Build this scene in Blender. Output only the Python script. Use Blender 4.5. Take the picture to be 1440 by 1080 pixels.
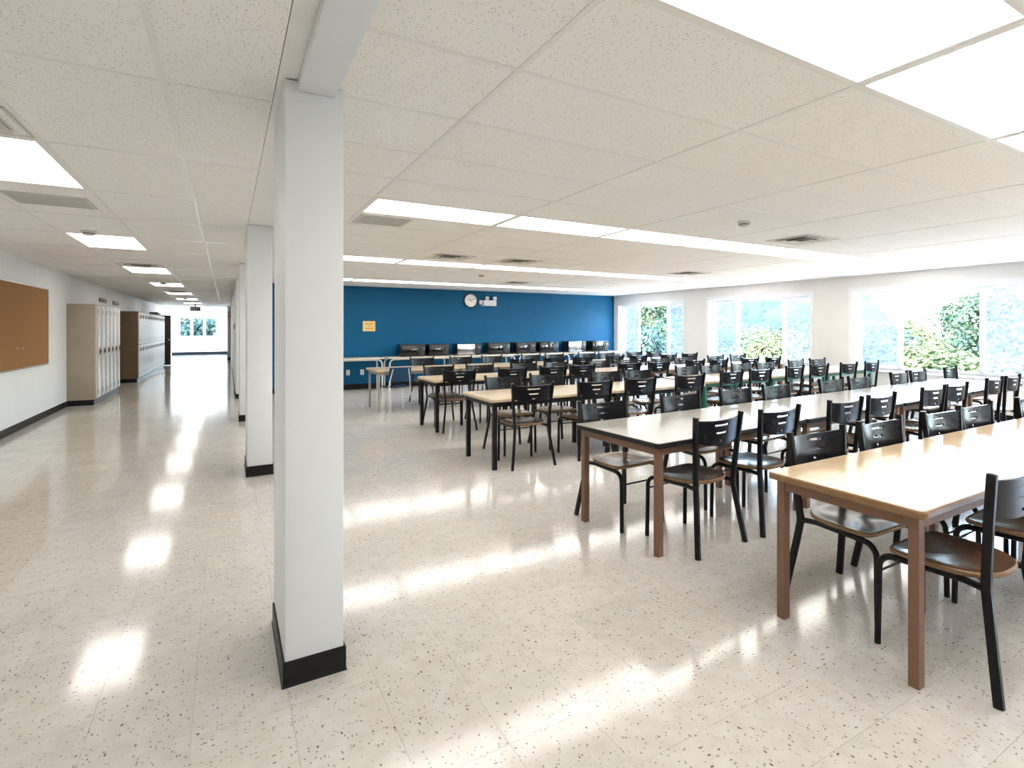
import bpy, bmesh, math, random
from mathutils import Vector, Matrix
R = math.radians
random.seed(7)
S = bpy.context.scene
for o in list(bpy.data.objects): bpy.data.objects.remove(o, do_unlink=True)
COL = S.collection

# ------------------------------------------------------------------ camera
F, YAW, CX, CY, HC = 777.73, .567, 814.3, 461.96, 1.4105     # focal length, principal point (px of 1440x1080), eye height
cam = bpy.data.cameras.new('camera'); co = bpy.data.objects.new('camera', cam); COL.objects.link(co)
cam.sensor_fit = 'HORIZONTAL'; cam.sensor_width = 36.0; cam.lens = F / 1440 * 36
cam.shift_x = (720 - CX) / 1440; cam.shift_y = (CY - 540) / 1440
cam.clip_start = .05; cam.clip_end = 900
co.location = (0, 0, HC); co.rotation_euler = (R(90), 0, -YAW)
S.camera = co

# ------------------------------------------------------------------ sky, sun, exposure
W = bpy.data.worlds.new('World'); S.world = W; W.use_nodes = True
wn = W.node_tree; wn.nodes.clear()
sky = wn.nodes.new('ShaderNodeTexSky'); sky.sky_type = 'NISHITA'; sky.sun_disc = False
sky.sun_elevation = R(42); sky.sun_rotation = R(235); sky.air_density = 1.0; sky.dust_density = 3.0; sky.ozone_density = 1.0
bg = wn.nodes.new('ShaderNodeBackground'); bg.inputs['Strength'].default_value = 6.0
wo = wn.nodes.new('ShaderNodeOutputWorld')
wn.links.new(sky.outputs[0], bg.inputs[0]); wn.links.new(bg.outputs[0], wo.inputs[0])
sd = bpy.data.lights.new('sun', 'SUN'); sd.energy = 50.0; sd.angle = R(.6); sd.color = (1, .95, .86)
so = bpy.data.objects.new('sun', sd); COL.objects.link(so); so.location = (-20, -20, 40)
so.rotation_euler = (Vector((.62, .38, -.68)).to_track_quat('-Z', 'Y')).to_euler()
PANEL = 5.0                                                   # emission of the ceiling light diffusers
vs = S.view_settings; vs.view_transform = 'Standard'; vs.look = 'None'; vs.exposure = 0.72; vs.gamma = 1.0
vs.use_curve_mapping = False

# ------------------------------------------------------------------ materials
def N(t, typ, **kw):
    n = t.nodes.new(typ)
    for k, v in kw.items():
        if hasattr(n, k): setattr(n, k, v)
        else: n.inputs[k.replace('_', ' ')].default_value = v
    return n
def mat(name, col, rough=.5, metal=0., spec=.5, coat=0., coat_rough=.1):
    m = bpy.data.materials.new(name); m.use_nodes = True
    b = m.node_tree.nodes['Principled BSDF']
    b.inputs['Base Color'].default_value = (*col, 1); b.inputs['Roughness'].default_value = rough
    b.inputs['Metallic'].default_value = metal; b.inputs['Specular IOR Level'].default_value = spec
    b.inputs['Coat Weight'].default_value = coat; b.inputs['Coat Roughness'].default_value = coat_rough
    return m
def bsdf(m): return m.node_tree.nodes['Principled BSDF']
def ramp(t, fac, stops):
    r = t.nodes.new('ShaderNodeValToRGB'); e = r.color_ramp.elements
    while len(e) < len(stops): e.new(.5)
    for el, (p, c) in zip(e, stops): el.position = p; el.color = (*c, 1) if len(c) == 3 else c
    t.links.new(fac, r.inputs[0]); return r.outputs[0]
def noise_mat(name, c0, c1, scale, rough=.5, spec=.5, bump=0., stretch=(1, 1, 1), detail=3., coat=0., space='Object', metal=0., rand=0.):
    m = mat(name, c0, rough, metal, spec, coat); t = m.node_tree; b = bsdf(m)
    if space == 'Object': src = t.nodes.new('ShaderNodeTexCoord').outputs['Object']
    else: src = t.nodes.new('ShaderNodeNewGeometry').outputs['Position']
    mp = t.nodes.new('ShaderNodeMapping'); mp.inputs['Scale'].default_value = stretch
    t.links.new(src, mp.inputs[0])
    nz = N(t, 'ShaderNodeTexNoise', Scale=scale, Detail=detail); t.links.new(mp.outputs[0], nz.inputs['Vector'])
    c = ramp(t, nz.outputs['Fac'], [(.3, c0), (.7, c1)])
    if rand:
        oi = t.nodes.new('ShaderNodeObjectInfo'); hv = t.nodes.new('ShaderNodeHueSaturation')
        ma = N(t, 'ShaderNodeMapRange'); ma.inputs['To Min'].default_value = 1 - rand; ma.inputs['To Max'].default_value = 1 + rand
        t.links.new(oi.outputs['Random'], ma.inputs[0]); t.links.new(ma.outputs[0], hv.inputs['Value']); t.links.new(c, hv.inputs['Color']); c = hv.outputs[0]
    t.links.new(c, b.inputs['Base Color'])
    if bump:
        bp = N(t, 'ShaderNodeBump', Strength=bump, Distance=.002); t.links.new(nz.outputs['Fac'], bp.inputs['Height']); t.links.new(bp.outputs[0], b.inputs['Normal'])
    return m
def emit(name, col, s):
    m = bpy.data.materials.new(name); m.use_nodes = True; t = m.node_tree; t.nodes.clear()
    e = N(t, 'ShaderNodeEmission', Strength=s); e.inputs[0].default_value = (*col, 1)
    o = t.nodes.new('ShaderNodeOutputMaterial'); t.links.new(e.outputs[0], o.inputs[0]); return m
def clear(name, col, glossfac, diff=0.):
    m = bpy.data.materials.new(name); m.use_nodes = True; t = m.node_tree; t.nodes.clear()
    tr = t.nodes.new('ShaderNodeBsdfTransparent'); tr.inputs[0].default_value = (*col, 1)
    gl = t.nodes.new('ShaderNodeBsdfGlossy'); gl.inputs['Roughness'].default_value = .03
    mx = N(t, 'ShaderNodeMixShader'); mx.inputs[0].default_value = glossfac
    o = t.nodes.new('ShaderNodeOutputMaterial')
    t.links.new(tr.outputs[0], mx.inputs[1]); t.links.new(gl.outputs[0], mx.inputs[2]); last = mx
    if diff:
        d = t.nodes.new('ShaderNodeBsdfTranslucent'); d.inputs[0].default_value = (.9, .93, .97, 1)
        m2 = N(t, 'ShaderNodeMixShader'); m2.inputs[0].default_value = diff
        t.links.new(mx.outputs[0], m2.inputs[1]); t.links.new(d.outputs[0], m2.inputs[2]); last = m2
    t.links.new(last.outputs[0], o.inputs[0]); return m

def floor_mat():
    m = mat('vinyl_tile', (.6, .56, .49), .11, 0, .5); t = m.node_tree; b = bsdf(m); L = t.links.new
    pos = t.nodes.new('ShaderNodeNewGeometry').outputs['Position']
    sc = N(t, 'ShaderNodeVectorMath', operation='SCALE'); sc.inputs['Scale'].default_value = 1 / .3048; L(pos, sc.inputs[0])
    of = N(t, 'ShaderNodeVectorMath', operation='ADD'); of.inputs[1].default_value = (-.2 / .3048 + 40, -1.1 / .3048 + 40, .5); L(sc.outputs[0], of.inputs[0])
    fl = N(t, 'ShaderNodeVectorMath', operation='FLOOR'); L(of.outputs[0], fl.inputs[0])
    wnz = N(t, 'ShaderNodeTexWhiteNoise', noise_dimensions='3D'); L(fl.outputs[0], wnz.inputs['Vector'])
    # quarter-turned tiles: the streaks run one way or the other
    def streak(sx, sy, scale, seed):
        mp = t.nodes.new('ShaderNodeMapping'); mp.inputs['Scale'].default_value = (sx, sy, 1); mp.inputs['Location'].default_value = (seed, seed, 0); L(pos, mp.inputs[0])
        v = N(t, 'ShaderNodeTexVoronoi', Scale=scale, Randomness=1.0); L(mp.outputs[0], v.inputs['Vector']); return v
    def mixv(a, b_, fac):
        x = N(t, 'ShaderNodeMix', data_type='RGBA'); L(fac, x.inputs[0]); L(a, x.inputs[6]); L(b_, x.inputs[7]); return x.outputs[2]
    turn = N(t, 'ShaderNodeMath', operation='GREATER_THAN'); turn.inputs[1].default_value = .5; L(wnz.outputs['Value'], turn.inputs[0])
    fleck = None
    for scale, keep, rad, seed in ((75, .84, .30, 3.1), (130, .80, .34, 9.7)):
        masks = []
        for sx, sy in ((1, .55), (.55, 1)):
            v = streak(sx, sy, scale, seed)
            sp = t.nodes.new('ShaderNodeSeparateColor'); L(v.outputs['Color'], sp.inputs[0])
            g = N(t, 'ShaderNodeMath', operation='GREATER_THAN'); g.inputs[1].default_value = keep; L(sp.outputs[0], g.inputs[0])
            l = N(t, 'ShaderNodeMath', operation='LESS_THAN'); l.inputs[1].default_value = rad; L(v.outputs['Distance'], l.inputs[0])
            mu = N(t, 'ShaderNodeMath', operation='MULTIPLY'); L(g.outputs[0], mu.inputs[0]); L(l.outputs[0], mu.inputs[1])
            m3 = N(t, 'ShaderNodeMath', operation='MULTIPLY'); L(mu.outputs[0], m3.inputs[0]); L(sp.outputs[1], m3.inputs[1]); masks.append(m3.outputs[0])
        f = N(t, 'ShaderNodeMix', data_type='FLOAT'); L(turn.outputs[0], f.inputs[0]); L(masks[0], f.inputs[2]); L(masks[1], f.inputs[3])
        if fleck is None: fleck = f.outputs[0]
        else:
            mx = N(t, 'ShaderNodeMath', operation='MAXIMUM'); L(fleck, mx.inputs[0]); L(f.outputs[0], mx.inputs[1]); fleck = mx.outputs[0]
    nz = N(t, 'ShaderNodeTexNoise', Scale=14., Detail=4.); L(pos, nz.inputs['Vector'])
    base = ramp(t, nz.outputs['Fac'], [(.3, (.615, .58, .525)), (.7, (.685, .655, .605))])
    hv = t.nodes.new('ShaderNodeHueSaturation'); mr = N(t, 'ShaderNodeMapRange'); mr.inputs['To Min'].default_value = .955; mr.inputs['To Max'].default_value = 1.03
    L(wnz.outputs['Value'], mr.inputs[0]); L(mr.outputs[0], hv.inputs['Value']); L(base, hv.inputs['Color'])
    dk = N(t, 'ShaderNodeMix', data_type='RGBA'); L(fleck, dk.inputs[0]); L(hv.outputs[0], dk.inputs[6]); dk.inputs[7].default_value = (.13, .11, .09, 1)
    L(dk.outputs[2], b.inputs['Base Color'])
    n2 = N(t, 'ShaderNodeTexNoise', Scale=7., Detail=2.); L(pos, n2.inputs['Vector'])
    bp = N(t, 'ShaderNodeBump', Strength=.06, Distance=.004); L(n2.outputs['Fac'], bp.inputs['Height']); L(bp.outputs[0], b.inputs['Normal'])
    return m

def ceil_mat():
    m = mat('mineral_fibre', (.8, .77, .72), .9, 0, .2); t = m.node_tree; b = bsdf(m); L = t.links.new
    pos = t.nodes.new('ShaderNodeNewGeometry').outputs['Position']
    nz = N(t, 'ShaderNodeTexNoise', Scale=60., Detail=2.); L(pos, nz.inputs['Vector'])
    ad = N(t, 'ShaderNodeMixRGB'); ad.inputs[0].default_value = .012; L(pos, ad.inputs[1]); L(nz.outputs['Color'], ad.inputs[2])
    mp = t.nodes.new('ShaderNodeMapping'); mp.inputs['Scale'].default_value = (1, .55, 1); L(ad.outputs[0], mp.inputs[0])
    v = N(t, 'ShaderNodeTexVoronoi', Scale=120., Randomness=1.0); L(mp.outputs[0], v.inputs['Vector'])
    sp = t.nodes.new('ShaderNodeSeparateColor'); L(v.outputs['Color'], sp.inputs[0])
    g = N(t, 'ShaderNodeMath', operation='GREATER_THAN'); g.inputs[1].default_value = .55; L(sp.outputs[0], g.inputs[0])
    l = N(t, 'ShaderNodeMath', operation='LESS_THAN'); l.inputs[1].default_value = .27; L(v.outputs['Distance'], l.inputs[0])
    mu = N(t, 'ShaderNodeMath', operation='MULTIPLY'); L(g.outputs[0], mu.inputs[0]); L(l.outputs[0], mu.inputs[1])
    dk = N(t, 'ShaderNodeMix', data_type='RGBA'); L(mu.outputs[0], dk.inputs[0]); dk.inputs[6].default_value = (.90, .88, .84, 1); dk.inputs[7].default_value = (.58, .56, .52, 1)
    L(dk.outputs[2], b.inputs['Base Color'])
    inv = N(t, 'ShaderNodeMath', operation='SUBTRACT'); inv.inputs[0].default_value = 1; L(mu.outputs[0], inv.inputs[1])
    bp = N(t, 'ShaderNodeBump', Strength=.5, Distance=.003); L(inv.outputs[0], bp.inputs['Height']); L(bp.outputs[0], b.inputs['Normal'])
    return m

M = dict(
    floor=floor_mat(), joint=mat('tile_joint', (.30, .27, .23), .8), ceil=ceil_mat(), plenum=mat('plenum', (.12, .11, .1), .9),
    rail=mat('rail_white', (.82, .80, .76), .35), white=noise_mat('wall_white', (.78, .79, .79), (.81, .82, .82), 3., .55, .35, .03, space='Geo'),
    wwall=noise_mat('wall_cream', (.80, .78, .74), (.83, .81, .77), 3., .6, .3, .03, space='Geo'),
    pillar=noise_mat('pillar_paint', (.76, .78, .79), (.79, .81, .82), 2., .42, .45, .04, space='Geo'),
    blue=noise_mat('wall_blue', (.0, .088, .205), (.0, .095, .22), 3., .5, .2, .03, space='Geo'),
    base=mat('rubber_black', (.008, .008, .009), .42, 0, .25), trim=mat('trim_white', (.86, .86, .85), .35),
    vinyl=mat('window_vinyl', (.88, .89, .90), .3), glass=clear('pane_glass', (.97, .985, .985), .05), screen=clear('screen_mesh', (.72, .71, .70), .02, .04),
    panel=emit('lamp_diffuser', (1, .955, .90), PANEL), cpanel=emit('corridor_lamp_diffuser', (1, .955, .90), PANEL * 1.0),
    black=noise_mat('chair_black', (.005, .005, .006), (.008, .008, .009), 40., .32, .22, .02),
    blackply=noise_mat('chair_ply', (.006, .006, .008), (.010, .010, .012), 20., .22, .20, .02, stretch=(1, 8, 8)),
    seatdark=noise_mat('seat_walnut', (.045, .021, .010), (.105, .050, .022), 9., .22, .5, .03, stretch=(9, 1, 1), rand=.2),
    seatoak=noise_mat('seat_oak', (.15, .075, .032), (.24, .13, .06), 9., .24, .5, .03, stretch=(9, 1, 1), rand=.2),
    seatred=noise_mat('seat_redbrown', (.10, .032, .020), (.17, .062, .036), 9., .26, .5, .03, stretch=(9, 1, 1), rand=.2),
    seatedge=noise_mat('seat_edge_ply', (.20, .11, .05), (.30, .18, .09), 30., .4, .4, 0, stretch=(1, 1, 12)),
    brown=noise_mat('steel_brown', (.20, .108, .068), (.225, .123, .078), 12., .42, .3), blackst=mat('steel_black', (.008, .008, .009), .38, 0, .25),
    grey=mat('steel_grey', (.36, .34, .32), .4), green=mat('steel_green', (.010, .155, .105), .4),
    maple=noise_mat('laminate_maple', (.66, .53, .36), (.73, .60, .43), 6., .22, .5, 0, stretch=(1, 9, 1)),
    oaktop=noise_mat('laminate_oak', (.62, .46, .29), (.70, .54, .36), 6., .20, .5, 0, stretch=(1, 9, 1)),
    greytop=noise_mat('laminate_grey', (.50, .47, .42), (.54, .51, .46), 40., .19, .5), pinktop=noise_mat('laminate_rose', (.66, .47, .36), (.72, .53, .42), 6., .24, .5, 0, stretch=(1, 9, 1)),
    oakedge=noise_mat('edge_oak', (.21, .11, .046), (.28, .155, .068), 20., .35, .5, 0, stretch=(1, 1, 6)), blackedge=mat('edge_black', (.008, .008, .008), .34, 0, .3),
    mapleedge=noise_mat('edge_maple', (.56, .43, .27), (.62, .49, .32), 20., .35, .5),
    chrome=mat('chrome', (.75, .75, .76), .14, 1.), bluepl=noise_mat('plastic_blue', (.004, .035, .085), (.006, .045, .10), 10., .35, .5),
    darkpl=noise_mat('plastic_dark_green', (.006, .012, .011), (.010, .018, .016), 10., .4, .5),
    cream=mat('tube_cream', (.70, .66, .58), .35), countertop=noise_mat('counter_top', (.60, .53, .43), (.66, .59, .49), 8., .3, .5, stretch=(1, 8, 1)),
    mwblack=mat('microwave_black', (.010, .010, .011), .22), mwglass=mat('microwave_glass', (.004, .004, .005), .05, 0, .8), mwsteel=mat('microwave_steel', (.62, .63, .64), .16, 1.), mwkey=mat('microwave_keypad', (.05, .05, .055), .4), mwdisp=mat('microwave_display', (.02, .06, .045), .1),
    cork=noise_mat('cork', (.27, .135, .055), (.33, .17, .07), 180., .85, .2, .2, space='Geo', detail=4.), alu=mat('aluminium', (.55, .54, .52), .3, .9), pin=mat('pin_white', (.85, .85, .82), .3),
    lockbeige=noise_mat('locker_beige', (.36, .30, .225), (.39, .325, .245), 3., .42, .45, space='Geo'), lockdoor=noise_mat('locker_door', (.58, .53, .46), (.62, .57, .50), 3., .34, .5, space='Geo'),
    lockbrown=noise_mat('locker_brown', (.165, .105, .055), (.185, .12, .064), 3., .42, .45, space='Geo'), lockwhite=noise_mat('locker_pale', (.62, .63, .60), (.66, .67, .64), 3., .34, .5, space='Geo'), lockdark=mat('locker_slot', (.05, .045, .04), .5),
    doorbrown=noise_mat('door_dark', (.030, .017, .011), (.042, .024, .015), 6., .4, .4, stretch=(1, 1, .1)), taupe=mat('pilaster_taupe', (.30, .26, .215), .5), red=mat('alarm_red', (.45, .03, .02), .4),
    plate=mat('plate_brown', (.20, .13, .09), .5), grille=mat('grille_pale', (.62, .60, .55), .6), vent=mat('vent_grey', (.42, .41, .38), .5), ventdark=mat('vent_dark', (.05, .048, .045), .7), plastic=mat('detector_plastic', (.62, .60, .54), .45),
    paper=mat('paper_yellow', (.80, .56, .20), .7), ink=mat('ink_orange', (.55, .20, .03), .7), clockface=mat('clock_face', (.86, .84, .80), .4), clockrim=mat('clock_rim', (.03, .03, .035), .35), outlet=mat('outlet_white', (.72, .73, .74), .4),
    signblack=mat('sign_black', (.02, .025, .025), .4), signtext=mat('sign_letters', (.9, .93, .93), .5), lens=mat('lens_glass', (.75, .78, .8), .1), box=mat('cam_dark', (.04, .04, .04), .4),
    bark=noise_mat('bark', (.035, .026, .018), (.06, .046, .032), 8., .9, .2, .3, stretch=(1, 1, .3)),
    bounceground=noise_mat('bounce_ground', (.50, .47, .40), (.58, .55, .47), .4, .9, .2, space='Geo'), hill=noise_mat('hill_wood', (.0055, .0135, .024), (.010, .019, .025), .12, .9, .1, space='Geo'),  # ground tone kept pale to bounce sunlight up onto the ceiling
)
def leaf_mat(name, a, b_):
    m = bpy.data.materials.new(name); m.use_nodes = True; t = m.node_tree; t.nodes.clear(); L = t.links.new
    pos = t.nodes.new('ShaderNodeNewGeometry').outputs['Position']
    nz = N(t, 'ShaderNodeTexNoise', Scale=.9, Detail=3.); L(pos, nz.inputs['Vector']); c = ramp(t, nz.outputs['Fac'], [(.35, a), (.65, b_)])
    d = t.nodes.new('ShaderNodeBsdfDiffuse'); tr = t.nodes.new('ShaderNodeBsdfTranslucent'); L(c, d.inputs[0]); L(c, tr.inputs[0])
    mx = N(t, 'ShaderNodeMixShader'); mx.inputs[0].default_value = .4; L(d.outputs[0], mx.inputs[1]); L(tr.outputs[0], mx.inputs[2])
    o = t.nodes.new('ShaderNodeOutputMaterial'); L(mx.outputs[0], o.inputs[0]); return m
LEAF = [leaf_mat('leaf_light', (.034, .054, .029), (.068, .082, .040)), leaf_mat('leaf_mid', (.022, .048, .038), (.054, .076, .046)), leaf_mat('leaf_haze', (.015, .036, .040), (.036, .060, .054))]  # the coolest leaf tone has bluish outdoor haze mixed into its colour

# ------------------------------------------------------------------ mesh building
class MB:
    def __init__(s): s.v = []; s.f = []
    def box(s, a, b):
        (x0, y0, z0), (x1, y1, z1) = a, b; n = len(s.v)
        s.v += [(x0, y0, z0), (x1, y0, z0), (x1, y1, z0), (x0, y1, z0), (x0, y0, z1), (x1, y0, z1), (x1, y1, z1), (x0, y1, z1)]
        s.f += [tuple(n + i for i in q) for q in ((0, 3, 2, 1), (4, 5, 6, 7), (0, 1, 5, 4), (1, 2, 6, 5), (2, 3, 7, 6), (3, 0, 4, 7))]
        return s
    def rings(s, rings, caps=True):
        n = len(s.v); k = len(rings[0])
        for r in rings: s.v += [tuple(p) for p in r]
        for i in range(len(rings) - 1):
            for j in range(k):
                a = n + i * k + j; b = n + i * k + (j + 1) % k
                s.f.append((a, b, b + k, a + k))
        if caps: s.f.append(tuple(n + j for j in reversed(range(k)))); s.f.append(tuple(n + (len(rings) - 1) * k + j for j in range(k)))
        return s
    def tube(s, pts, r, n=8, prof=None, up=(0, 0, 1)):
        P = [Vector(p) for p in pts]; rr = []
        for i, p in enumerate(P):
            t = (P[min(i + 1, len(P) - 1)] - P[max(i - 1, 0)]).normalized()
            u = Vector(up)
            if abs(t.dot(u)) > .95: u = Vector((0, 1, 0)) if abs(t.y) < .9 else Vector((1, 0, 0))
            a = t.cross(u).normalized(); b = a.cross(t).normalized()
            if prof: rr.append([p + a * q[0] + b * q[1] for q in prof])
            else:
                ri = r[i] if isinstance(r, (list, tuple)) else r
                rr.append([p + a * ri * math.cos(2 * math.pi * k / n) + b * ri * math.sin(2 * math.pi * k / n) for k in range(n)])
        return s.rings(rr)
    def lathe(s, prof, n=20, c=(0, 0, 0), axis='z'):
        rr = []
        for r, h in prof:
            ring = []
            for k in range(n):
                a = 2 * math.pi * k / n; x, y = r * math.cos(a), r * math.sin(a)
                p = {'z': (x, y, h), 'y': (x, -h, y), 'x': (h, x, y)}[axis]
                ring.append((p[0] + c[0], p[1] + c[1], p[2] + c[2]))
            rr.append(ring)
        return s.rings(rr)
    def mesh(s, name, m=None, smooth=False, bevel=0.):
        me = bpy.data.meshes.new(name); me.from_pydata(s.v, [], s.f)
        bm = bmesh.new(); bm.from_mesh(me)
        if bevel: bmesh.ops.bevel(bm, geom=[e for e in bm.edges], offset=bevel, segments=2, profile=.5, affect='EDGES')
        bmesh.ops.recalc_face_normals(bm, faces=bm.faces); bm.to_mesh(me); bm.free()
        if m: me.materials.append(m)
        if smooth:
            me.polygons.foreach_set('use_smooth', [True] * len(me.polygons))
            try: me.set_sharp_from_angle(angle=R(40))
            except Exception: pass
        return me
def obj(name, me, parent=None, loc=(0, 0, 0), rotz=0.):
    o = bpy.data.objects.new(name, me); COL.objects.link(o); o.location = loc; o.rotation_euler = (0, 0, rotz)
    if parent is not None: o.parent = parent
    return o
def tag(o, label, cat, group=None, kind=None):
    o['label'] = label; o['category'] = cat
    if group: o['group'] = group
    if kind: o['kind'] = kind
    return o
def thing(name, label, cat, loc=(0, 0, 0), rotz=0., group=None, kind=None):
    o = obj(name, None, None, loc, rotz); o.empty_display_size = .05; return tag(o, label, cat, group, kind)
def clone(root, loc, rotz, label, group=None):
    r = root.copy(); COL.objects.link(r); r.location = loc; r.rotation_euler = (0, 0, rotz); r['label'] = label
    if group: r['group'] = group
    for ch in KIDS[root.name]:
        c = ch.copy(); COL.objects.link(c); c.parent = r
        for g in KIDS.get(ch.name, ()):
            d = g.copy(); COL.objects.link(d); d.parent = c
    return r
KIDS = {}
def part(name, me, parent, loc=(0, 0, 0), rotz=0.):
    o = obj(name, me, parent, loc, rotz); KIDS.setdefault(parent.name, []).append(o); return o
def bx(a, b, m, bevel=0., name='box'): return MB().box(a, b).mesh(name, m, bevel > 0, bevel)
ORD = ['first', 'second', 'third', 'fourth', 'fifth', 'sixth', 'seventh', 'eighth', 'ninth', 'tenth', 'eleventh', 'twelfth']
def proj(x, y, z):
    s, c = math.sin(YAW), math.cos(YAW); r = x * c - y * s; d = x * s + y * c
    if d < .15: return None
    return CX + F * r / d, CY - F * (z - HC) / d, d

# ------------------------------------------------------------------ room dimensions (metres)
CH = 2.40; XL, XW, YB, YF, Y0 = -2.44, 9.95, 13.65, 36.0, -4.0

# floor slab and tiles
T = .3048
floor = obj('floor', MB().box((XL - .2, Y0 - .2, -.25), (XW + .2, YB + .2, -.004)).box((XL - .2, YB + .2, -.25), (.4, YF + .2, -.004)).mesh('floor', M['joint']))
tag(floor, 'pale beige speckled vinyl tile floor with a glossy polish', 'floor', kind='structure')
tilem = bx((.0004, .0004, -.004), (T - .0004, T - .0004, 0), M['floor'], name='floor_tile')
cells = []
i0, i1 = math.floor((XL - .2) / T) - 1, math.ceil(XW / T) + 1
for i in range(i0, i1):
    for j in range(math.floor((Y0 - 1.1) / T) - 1, math.ceil((YF - 1.1) / T) + 1):
        x, y = .2 + i * T, 1.1 + j * T
        if x + T < XL or x > XW or y + T < Y0 or y > YF: continue
        if y > YB and x > .3: continue
        p = proj(x + T / 2, y + T / 2, 0); vis = p and -150 < p[0] < 1560 and p[1] < 1200
        cells.append((p[2] if vis else 1e6 + abs(y), x, y))
cells.sort()
for d, x, y in cells[:300]: obj('floor_tile', tilem, floor, (x, y, 0))
mb = MB()
for d, x, y in cells[300:]:
    mb.box((max(x + .0004, XL), max(y + .0004, Y0), -.004), (min(x + T - .0004, XW if y < YB else .35), min(y + T - .0004, YF), 0))
o = obj('floor_tiles', mb.mesh('floor_tiles', M['floor']), floor); o['kind'] = 'stuff'

# ceiling: dark plenum slab, rails and tiles
ceil = obj('ceiling', MB().box((XL - .2, Y0 - .2, CH + .06), (XW + .2, YB + .2, CH + .5)).box((XL - .2, YB + .2, CH + .06), (.4, YF + .2, CH + .5)).mesh('ceiling', M['plenum']))
tag(ceil, 'suspended ceiling of off-white pitted tiles in a white metal grid', 'ceiling', kind='structure')
BX0, BX1 = .17, .38                                           # strip over the pillars between the two ceilings
gx, gy, qx, qy = -.2764, 1.9104, -.8249, 3.9827
cx_lines = [BX1] + [gx + 1.2192 * i for i in range(1, 9)] + [XW]
cy_lines = [Y0] + [gy + .6096 * j for j in range(-9, 20)] + [YB]
kx_lines = [XL] + [qx + .6096 * i for i in range(-2, 2)] + [BX0]
ky_lines = [Y0] + [qy + 1.2192 * j for j in range(-6, 27)] + [YF]
LROWS = {-2: 0, 4: 0, 10: 0, 16: 0, -8: 0}
tiles = []; lights = []
for a in range(len(cx_lines) - 1):
    for b in range(len(cy_lines) - 1):
        j = b - 10; xs, xe, ys, ye = cx_lines[a], cx_lines[a + 1], cy_lines[b], cy_lines[b + 1]
        if j in LROWS and 1 <= a <= 7: lights.append(('room', j, a, xs, xe, ys, ye)); continue
        tiles.append((xs, xe, ys, ye))
for a in range(len(kx_lines) - 1):
    for b in range(len(ky_lines) - 1):
        j = b - 7; xs, xe, ys, ye = kx_lines[a], kx_lines[a + 1], ky_lines[b], ky_lines[b + 1]
        if a == 2 and j % 3 == 0 and -3 <= j <= 24: lights.append(('hall', j, a, xs, xe, ys, ye)); continue
        tiles.append((xs, xe, ys, ye))
def tkey(q):
    p = proj((q[0] + q[1]) / 2, (q[2] + q[3]) / 2, CH); vis = p and -250 < p[0] < 1700 and p[1] > -250
    return p[2] if vis else 1e6
tiles.sort(key=tkey); cache = {}
mb = MB()
for k, (xs, xe, ys, ye) in enumerate(tiles):
    if k < 300:
        key = (round(xe - xs, 3), round(ye - ys, 3))
        if key not in cache:
            w, h = key; cache[key] = bx((.003, .003, 0), (w - .003, h - .003, .016), M['ceil'], name='ceiling_tile')
        obj('ceiling_tile', cache[key], ceil, (xs, ys, CH))
    else: mb.box((xs + .003, ys + .003, CH), (xe - .003, ye - .003, CH + .016))
o = obj('ceiling_tiles', mb.mesh('ceiling_tiles', M['ceil']), ceil); o['kind'] = 'stuff'
RW = .011
for x in cx_lines[1:-1]: obj('grid_rail', bx((-RW, Y0, CH - .003), (RW, YB, CH + .03), M['rail']), ceil, (x, 0, 0))
for y in cy_lines[1:-1]: obj('grid_rail', bx((BX1, -RW, CH - .0025), (XW, RW, CH + .03), M['rail']), ceil, (0, y, 0))
for x in kx_lines[1:-1]: obj('grid_rail', bx((-RW, Y0, CH - .003), (RW, YF, CH + .03), M['rail']), ceil, (x, 0, 0))
for y in ky_lines[1:-1]: obj('grid_rail', bx((XL, -RW, CH - .0025), (BX0, RW, CH + .03), M['rail']), ceil, (0, y, 0))
for nm, a, b in (('edge_rail', (XL, Y0, CH - .002), (XL + .022, YF, CH + .03)), ('edge_rail', (XW - .022, Y0, CH - .002), (XW, YB, CH + .03)), ('edge_rail', (BX1, YB - .022, CH - .002), (XW, YB, CH + .03))):
    obj(nm, bx(a, b, M['rail']), ceil)

# lamps set into the grid
rown = {-8: 'behind the first row', -2: 'nearest the front tables', 4: 'beyond the smoke detector', 10: 'above the middle tables', 16: 'nearest the blue wall'}
for kind, j, a, xs, xe, ys, ye in lights:
    if kind == 'room': lab = 'light panel, %s from the pillar in the ceiling row %s' % (ORD[a - 1], rown[j]); grp = 'light panels over the tables'
    else:
        k = j // 3; lab = 'white corridor ceiling light panel, %s along the corridor' % ORD[k + 1]; grp = 'light panels along the corridor'
    t = thing('ceiling_light', lab, 'ceiling light', (xs, ys, CH), group=grp)
    w, h = xe - xs, ye - ys; f = MB(); e = .018
    f.box((RW, RW, -.002), (w - RW, e + RW, .05)).box((RW, h - e - RW, -.002), (w - RW, h - RW, .05)).box((RW, e + RW, -.002), (e + RW, h - e - RW, .05)).box((w - e - RW, e + RW, -.002), (w - RW, h - e - RW, .05))
    obj('frame', f.mesh('frame', M['rail']), t)
    obj('diffuser', bx((e + RW, e + RW, .004), (w - e - RW, h - e - RW, .010), M['panel'] if kind == 'room' else M['cpanel']), t)

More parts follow.
